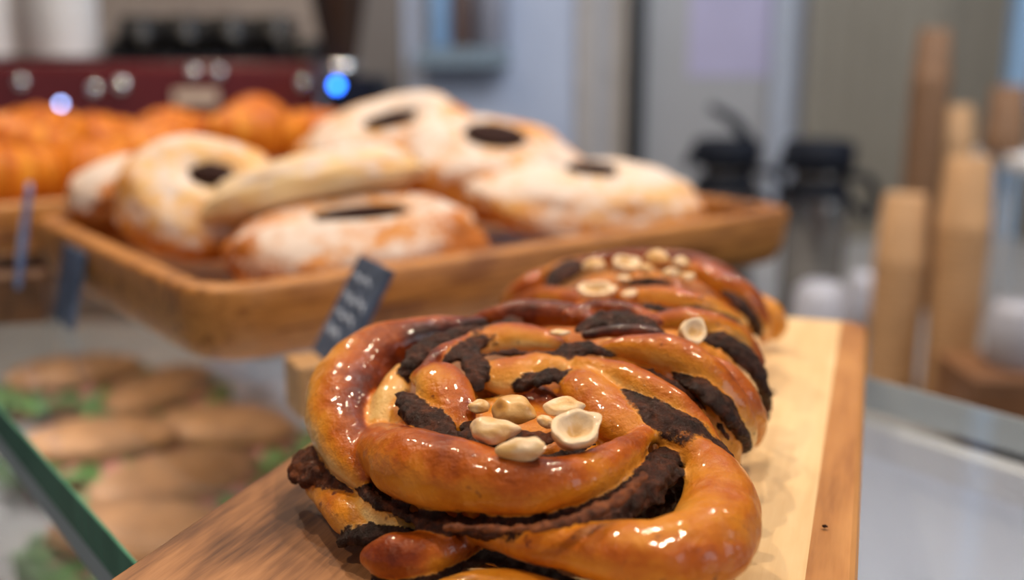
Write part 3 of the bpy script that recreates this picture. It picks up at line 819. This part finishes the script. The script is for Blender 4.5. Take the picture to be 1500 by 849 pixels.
obj('ham', roll_mesh(.023, .029, .064, .037, 3, .6), M_ham, proto)
obj('bread_top', roll_mesh(.026, .052, .060, .033, 4), M_bread, proto)
rolls = [(150, 660, 15, 'filled roll under the glass at the left, nearest the green glass edge'), (255, 720, 40, 'filled roll under the glass beside the serving board edge'),
         (330, 640, -10, 'filled roll under the glass below the tray corner'), (110, 560, 25, 'filled roll under the glass at the far left'), (235, 585, 70, 'filled roll under the glass in the middle of the group'),
         (210, 800, 0, 'filled roll under the glass low down, nearest the camera')]
for i, (px, py, rz, lb) in enumerate(rolls):
    P = on_z(px, py, -.180); P.z = -.2088
    if i == 0: proto.location = P; proto.rotation_euler = (0, 0, R(rz)); proto['label'] = lb
    else: dup(proto, P, (0, 0, R(rz)), lb)

# ------------------------------------------------------------------ back counter and what stands on it
BZ = -.30
bc = empty('back_counter', (0, 1.75, -1.1), 'long grey counter against the back of the shop', 'counter')
obj('counter_top', box((.1, .0, BZ + 1.1 - .02), (5.2, 1.3, .04), .004), plain('grey_stone_top', (.30, .29, .28), .35), bc, smooth=False)
obj('counter_body', box((.1, .05, (BZ + 1.1 - .04) / 2), (5.1, 1.1, BZ + 1.1 - .04), .004), plain('grey_cabinet', (.24, .23, .23), .5), bc, smooth=False)

# paper cups: upside-down stacks, each cup an object
def cup_mesh(r_rim, r_base, h):
    return lathe([(r_rim - .0012, .0005), (r_rim + .0012, 0), (r_rim + .0018, .002), (r_rim + .0008, .0038), (r_base + .001, h - .001), (r_base, h), (r_base - .003, h - .0003), (.0005, h - .0012)], 32)
def stack(px0, px1, ytop, Y, mat, label, grp, h=.085, step=.0095, base=None, taper=.76):
    P = at_y((px0 + px1) / 2, 300, Y); r = (px1 - px0) / 2 * scale_at(P)
    z1 = at_y((px0 + px1) / 2, ytop, Y).z; z0 = BZ + .0002 if base is None else base
    n = max(1, int(round((z1 - h - z0) / step)) + 1)
    me = cup_mesh(r * .97, r * taper, h)
    o = obj('paper_cup', me, mat); o.location = (P.x, P.y, z0); tag(o, label, 'cup', grp)
    for k in range(1, n):
        c = o.copy(); C.objects.link(c); c.location = (P.x, P.y, z0 + k * step)
        c.rotation_euler = (0, 0, k * .7)
stack(1288, 1362, 290, 1.25, M_kraft, 'kraft paper cup in the shorter front stack beside the serving board', 'shorter front cup stack')
stack(1376, 1452, 236, 1.22, M_kraft, 'kraft paper cup in the taller front stack at the right', 'taller front cup stack')
stack(1320, 1374, 38, 1.72, M_kraft_d, 'brown paper cup in the tallest stack at the back', 'tallest back cup stack')
stack(1370, 1416, 158, 1.85, M_kraft, 'small kraft paper cup in the stack behind the taller front stack', 'small back cup stack', h=.07)
# white rack with brown lids
rk = at_y(1490, 235, 1.55)
rack = empty('wire_rack', (rk.x + .06, 1.55, BZ), 'small white rack at the right edge carrying brown cups', 'rack')
obj('shelf', box((0, 0, rk.z - BZ), (.17, .20, .022), .004), M_white_cer, rack)
for dx in (-.03, .08):
    for dy in (-.085, .085):
        obj('post', tube([(dx, dy, 0), (dx, dy, rk.z - BZ)], .006, 12), M_white_cer, rack)
stack(1432, 1488, 122, 1.56, M_kraft_d, 'dark brown paper cup on the white rack shelf', 'cups on the white rack', h=.08, step=.0095, base=rk.z + .0112)
# crate and white jar
P = at_y(1478, 585, 1.12)
cr = empty('wooden_crate', (P.x + .03, 1.12, BZ), 'low brown wooden crate at the right edge behind the glass', 'crate')
zt = at_y(1450, 545, 1.12).z - BZ
for y in (-.05, .05): obj('side_board', box((0, y, zt / 2), (.19, .012, zt), .002), M_crate, cr, smooth=False)
for x in (-.089, .089): obj('end_board', box((x, 0, zt / 2), (.012, .088, zt), .002), M_crate, cr, smooth=False)
obj('lid_board', box((0, 0, zt + .005), (.195, .115, .010), .002), M_crate, cr, smooth=False)
jz = BZ + zt + .0102; P = at_y(1490, 500, 1.12)
o = obj('white_jar', lathe([(.001, 0), (.030, 0), (.034, .004), (.035, .055), (.030, .062), (.030, .070), (.001, .071)], 36), M_dull_white); o.location = (P.x, 1.12, jz)
tag(o, 'white jar standing on the brown wooden crate at the right edge', 'jar')
# upturned white cups behind the board
for px, ytop, Y, rr, lb in ((1205, 412, 1.30, .042, 'upturned white cup behind the board below the steel flask'), (1268, 396, 1.42, .026, 'narrow bluish white cup beside the short paper cup stack')):
    P = at_y(px, ytop, Y); hh = P.z - BZ
    r0 = empty('white_cup', (P.x, Y, BZ), lb, 'cup')
    obj('cup_body', lathe([(.001, .0), (rr, 0), (rr * 1.02, .004), (rr * .96, hh * .6), (rr * .8, hh * .9), (rr * .55, hh - .002), (.001, hh)], 36), M_dull_white, r0)
    obj('cup_handle', tube([(rr * .9, 0, hh * .75), (rr * 1.45, 0, hh * .68), (rr * 1.5, 0, hh * .4), (rr * .95, 0, hh * .25)], .005, 10), M_dull_white, r0)
# insulated flasks
def flask(px0, px1, ytop, Y, label, lever):
    P = at_y((px0 + px1) / 2, ytop, Y); r = (px1 - px0) / 2 * scale_at(P); hh = P.z - BZ
    root = empty('vacuum_flask', (P.x, Y, BZ), label, 'flask')
    obj('base_ring', lathe([(.001, 0), (r * .98, 0), (r, .004), (r, .022), (.001, .024)], 40), M_black, root)
    obj('steel_body', lathe([(.001, .02), (r * .95, .02), (r * .95, hh - .085), (r * .80, hh - .06), (.001, hh - .058)], 48), M_steel, root)
    obj('shoulder_collar', lathe([(.001, hh - .09), (r * .97, hh - .09), (r * .99, hh - .08), (r * .86, hh - .064), (.001, hh - .062)], 48), M_black, root)
    obj('lid', lathe([(.001, hh - .048), (r * .98, hh - .046), (r * 1.06, hh - .04), (r * 1.06, hh - .008), (r * .9, hh), (.001, hh + .001)], 48), M_black, root)
    obj('neck', lathe([(.001, hh - .065), (r * .7, hh - .062), (r * .7, hh - .044), (.001, hh - .043)], 40), M_steel, root)
    obj('spout', tube([(-r * .6, -.02, hh - .03), (-r * 1.1, -.02, hh - .026), (-r * 1.3, -.025, hh - .045)], [.012, .011, .009], 14), M_black, root)
    obj('handle', tube([tuple(q[:3]) for q in catmull([(r * .7, -.005, hh - .055), (r * 1.5, -.01, hh - .06), (r * 1.72, -.01, hh - .09), (r * 1.5, -.01, hh - .12), (r * .9, 0, hh - .085)], 20)], .007, 12), M_black, root)
    if lever:
        a, b, c = [at_y(x, y, Y - .02) - Vector((P.x, Y, BZ)) for x, y in ((1100, 215), (1078, 180), (1040, 156))]
        obj('lever', tube([tuple(q[:3]) for q in catmull([tuple(a), tuple(b), tuple(c)], 14)], [.012 - .0004 * i for i in range(14)], 12), M_black, root)
    return root
flask(1018, 1112, 203, 1.80, 'black-lidded vacuum flask with a raised lever behind the bun tray', True)
flask(1152, 1250, 205, 1.60, 'steel vacuum flask with a black lid and side handle beside the paper cups', False)

# ------------------------------------------------------------------ espresso machine
EY = 1.62
def E_(px, py): return at_y(px, py, EY)
a, b = E_(-260, 92), E_(462, 92)
mw = b.x - a.x; mz = a.z - BZ
em = empty('espresso_machine', ((a.x + b.x) / 2, EY + .22, BZ), 'wide burgundy espresso machine with chrome details behind the croissants', 'espresso machine')
eo = em.location
obj('upper_body', box((0, 0, mz - .055), (mw, .44, .11), .012, 4), M_red, em, smooth=False)
obj('back_panel', box((0, .10, mz * .5), (mw * .96, .22, mz - .12), .006), M_red, em, smooth=False)
obj('drip_tray', box((0, -.02, .045), (mw * .94, .40, .07), .006), M_steel, em, smooth=False)
obj('cup_rail', tube([(-mw / 2 + .02, -.20, mz + .006), (mw / 2 - .02, -.20, mz + .006)], .004, 10), M_black, em)
for x in (-.9, -.3, .3, .9):
    obj('foot', lathe([(.001, 0), (.02, 0), (.018, .012), (.001, .012)], 20), M_black, em).location = (x * mw / 2 * .9, -.1, 0)
p0, p1 = E_(255, 132), E_(320, 152)
obj('display_plate', box(((p0.x + p1.x) / 2 - eo.x, -.222, (p0.z + p1.z) / 2 - BZ), (p1.x - p0.x, .006, p0.z - p1.z), .001), plain('cream_plate', (.66, .50, .38), .4), em, smooth=False)
bz = bmesh.new
for px, py, rr in ((33, 120, .010), (180, 124, .012), (140, 130, .010), (285, 105, .010), (322, 106, .010), (445, 122, .010)):
    p = E_(px, py) - eo
    bm = bmesh.new(); bmesh.ops.create_uvsphere(bm, u_segments=24, v_segments=14, radius=rr)
    o = obj('chrome_knob', bm, M_chrome, em); o.location = (p.x, -.225, p.z)
p = E_(90, 152) - eo
bm = bmesh.new(); bmesh.ops.create_uvsphere(bm, u_segments=20, v_segments=12, radius=.004)
obj('highlight_bead', bm, lit('pale_blue_lamp', (.35, .5, 1.0), 14), em).location = (p.x, -.222, p.z)  # glowing bead standing in for a bluish highlight on the machine
for sx in (-.28, .0, .28):
    obj('group_head', lathe([(.001, -.05), (.032, -.05), (.034, -.01), (.026, 0), (.001, 0)], 32), M_chrome, em).location = (sx, -.15, mz - .11)
    obj('steam_wand', tube([(sx + .10, -.19, mz - .10), (sx + .10, -.21, mz - .16), (sx + .09, -.22, mz - .25)], .005, 10), M_chrome, em)
# black cups in two tiers on the machine
bcup = cup_mesh(.036, .026, .042)
first = None
row = [(160 + 36 * i, 0) for i in range(8)]
def black_cup(px, Y, z, rz):
    global first
    P = at_y(px, 80, Y)
    if first is None:
        first = empty('espresso_cup', (P.x, Y, z), 'upturned black espresso cup piled on the burgundy machine', 'cup', 'black cups on the espresso machine')
        obj('cup_body', cup_mesh(.034, .024, .036), M_black_cer, first)
        obj('cup_handle', tube([(.028, 0, .028), (.043, 0, .026), (.045, 0, .014), (.032, 0, .010)], .003, 8), M_black_cer, first)
        first.rotation_euler = (0, 0, rz)
    else: dup(first, (P.x, Y, z), (0, 0, rz))
mt = BZ + mz + .0003
for i in range(5): black_cup(182 + 68 * i - (6 if i == 4 else 0), EY + .10, mt, i * 1.3)
for i in range(4): black_cup(212 + 70 * i, EY + .18, mt, i * 1.9 + .5)
for i in range(4): black_cup(205 + 66 * i, EY + .08, mt + .0365, i * 2.2)
for i in range(3): black_cup(245 + 66 * i, EY + .15, mt + .0365, i * 1.1)
# white cup stacks at the left
for px, ytop, rr, lb, g_ in ((94, -30, .056, 'white cup in the stack on the espresso machine beside the black cups', 'white cups beside the black cups'), (-24, -30, .056, 'white cup in the stack on the espresso machine cut by the left frame edge', 'white cups at the frame edge')):
    P = at_y(px, 50, EY + .12)
    me = lathe([(rr - .002, 0), (rr, .002), (rr * .99, .03), (rr * .88, .062), (rr * .62, .074), (.001, .075)], 40)
    for k in range(4):
        o = obj('white_cup', me, M_white_cer if k == 0 else None); o.location = (P.x, EY + .12, mt + k * .030); tag(o, lb, 'cup', g_)
# grinder
P = at_y(512, 125, 1.58)
gr = empty('coffee_grinder', (P.x, 1.60, BZ), 'black coffee grinder with a brown bean hopper beside the espresso machine', 'grinder')
def gz(py): return at_y(500, py, 1.60).z - BZ
obj('grinder_body', box((.005, .04, gz(112) / 2), (.085, .14, gz(112)), .01, 3), M_black, gr, smooth=False)
hx = at_y(498, 50, 1.60).x - P.x
obj('bean_hopper', lathe([(.001, gz(112) - .001), (.022, gz(112) - .001), (.026, gz(84)), (.041, gz(0)), (.048, gz(-40)), (.046, gz(-44)), (.001, gz(-44))], 40), plain('smoky_brown_hopper', (.030, .017, .012), .2), gr).location = (hx, 0, 0)
obj('chrome_collar', lathe([(.001, gz(104)), (.028, gz(104)), (.028, gz(92)), (.001, gz(92))], 32), M_chrome, gr).location = (hx, 0, 0)
bm = bmesh.new(); bmesh.ops.create_uvsphere(bm, u_segments=20, v_segments=12, radius=.007)
p = at_y(493, 125, 1.525)
obj('blue_power_light', bm, lit('blue_lamp', (.02, .16, 1.0), 16), gr).location = (p.x - P.x, p.y - 1.60, p.z - BZ)

# ------------------------------------------------------------------ the room behind
def panel(name, px0, px1, Y, mat, th=.05, y_top=None, zlo=-1.1, zhi=1.6, bev=.004, label=None, wy=None):
    a, b = at_y(px0, 100, Y), at_y(px1, 100, Y)
    o = obj(name, box(((a.x + b.x) / 2, Y + th / 2, (zlo + zhi) / 2), (b.x - a.x, th, zhi - zlo), bev), mat, smooth=False)
    return struct(o)
def tile_mat():
    t = NT('pale_brick_tiles'); v = t.coord((1, 1, 1), rot=(R(90), 0, 0))
    br = t.n('ShaderNodeTexBrick'); t.l(v, br.inputs[0])
    br.inputs['Color1'].default_value = (.41, .325, .265, 1); br.inputs['Color2'].default_value = (.36, .28, .23, 1); br.inputs['Mortar'].default_value = (.44, .36, .30, 1)
    br.inputs['Scale'].default_value = 5
    t.set(Base_Color=br.outputs[0], Roughness=.5); return t.m
struct(obj('floor', box((0, .5, -1.125), (9, 8, .05)), wood('dark_floor_boards', [(.3, (.10, .07, .05)), (.7, (.20, .14, .10))], 0).m, smooth=False))
struct(obj('ceiling', box((0, 1.2, 1.625), (9, 5.0, .05)), plain('white_ceiling', (.75, .75, .78), .8, var=.03), smooth=False))
struct(obj('wall_back', box((0, 3.35, .25), (9, .1, 2.7)), tile_mat(), smooth=False))
panel('trim_1', 500, 592, 3.2, plain('taupe_pilaster', (.20, .17, .15), .6, scale=5), .1)
d1 = panel('door_1', 592, 846, 3.18, plain('pale_blue_door_paint', (.50, .56, .70), .45, var=.05, scale=3), .05)  # white door with cool window light tinted into its colour
panel('trim_2', 846, 868, 3.14, plain('beige_casing', (.50, .45, .41), .5), .08)
panel('trim_3', 868, 902, 3.17, plain('grey_casing', (.45, .43, .43), .5), .08)
panel('trim_4', 902, 922, 3.14, plain('tan_casing', (.50, .43, .36), .5), .08)
panel('trim_5', 920, 946, 3.10, plain('black_post', (.02, .02, .022), .4), .08)  # dark strip standing in for the shade of an open gap
panel('door_2', 944, 1132, 3.16, plain('grey_door_paint', (.42, .41, .41), .45, var=.05, scale=3), .05)
panel('trim_6', 1132, 1184, 3.10, plain('cool_white_jamb', (.50, .54, .62), .5, var=.04), .08)  # edge of the grey door, its cool light put into the colour
a, b = at_y(1184, 100, 2.95), at_y(1700, 100, 2.95)
bm = bmesh.new(); nb = 16; wb = (b.x - a.x) / nb
for i in range(nb): add_box(bm, (a.x + wb * (i + .5), 2.98, .25), (wb, .04, 2.7), .010, 2)
struct(obj('wall_right', bm, plain('olive_board_paint', (.27, .235, .18), .5, var=.1, scale=2), smooth=False))
panel('trim_7', 1484, 1512, 2.4, plain('light_blue_post', (.24, .38, .55), .5), .05)
# notice on the grey door
P = at_y(1070, 45, 3.15); w_ = 120 * scale_at(P); zb = at_y(1070, 112, 3.15).z
nt = obj('paper_notice', box((P.x, 3.1575, zb + .17), (w_, .003, .34), .0005), plain('lilac_paper', (.50, .46, .63), .7, var=.05, scale=6), smooth=False)
tag(nt, 'lilac paper notice taped to the grey door', 'notice')
# wall shelf with jars
P0, P1 = at_y(612, 84, 3.1), at_y(746, 84, 3.1); zs0, zs1 = at_y(680, 97, 3.1).z, at_y(680, 70, 3.1).z
sh = obj('wall_shelf', box(((P0.x + P1.x) / 2, 3.10, (zs0 + zs1) / 2), (P1.x - P0.x, .16, zs1 - zs0), .004), plain('teal_grey_shelf', (.20, .27, .33), .5), smooth=False)
tag(sh, 'teal grey shelf fixed on the cool-lit white door panel', 'shelf')
def jar(px0, px1, ytop, col, name, lb, cat, rough=.3):
    P = at_y((px0 + px1) / 2, ytop, 3.1); r = (px1 - px0) / 2 * scale_at(P); h = P.z - zs1
    root = empty(name, (P.x, 3.09, zs1 + .0003), lb, cat)
    obj('jar_body', lathe([(.001, 0), (r * .9, 0), (r, .01), (r, h * .75), (r * .8, h * .85), (.001, h * .86)], 32), plain(name + '_glaze', col, rough), root)
    obj('jar_lid', lathe([(.001, h * .86), (r * .7, h * .86), (r * .72, h * .97), (.001, h)], 32), plain(name + '_lid', tuple(c * .6 for c in col), .4), root)
jar(626, 658, -60, (.25, .42, .66), 'blue_bottle', 'tall light blue bottle on the teal wall shelf', 'bottle')
jar(660, 692, -60, (.13, .08, .065), 'brown_bottle', 'dark brown bottle beside the blue bottle on the wall shelf', 'bottle')
jar(700, 742, -60, (.26, .27, .33), 'grey_canister', 'grey canister at the right end of the wall shelf', 'canister')
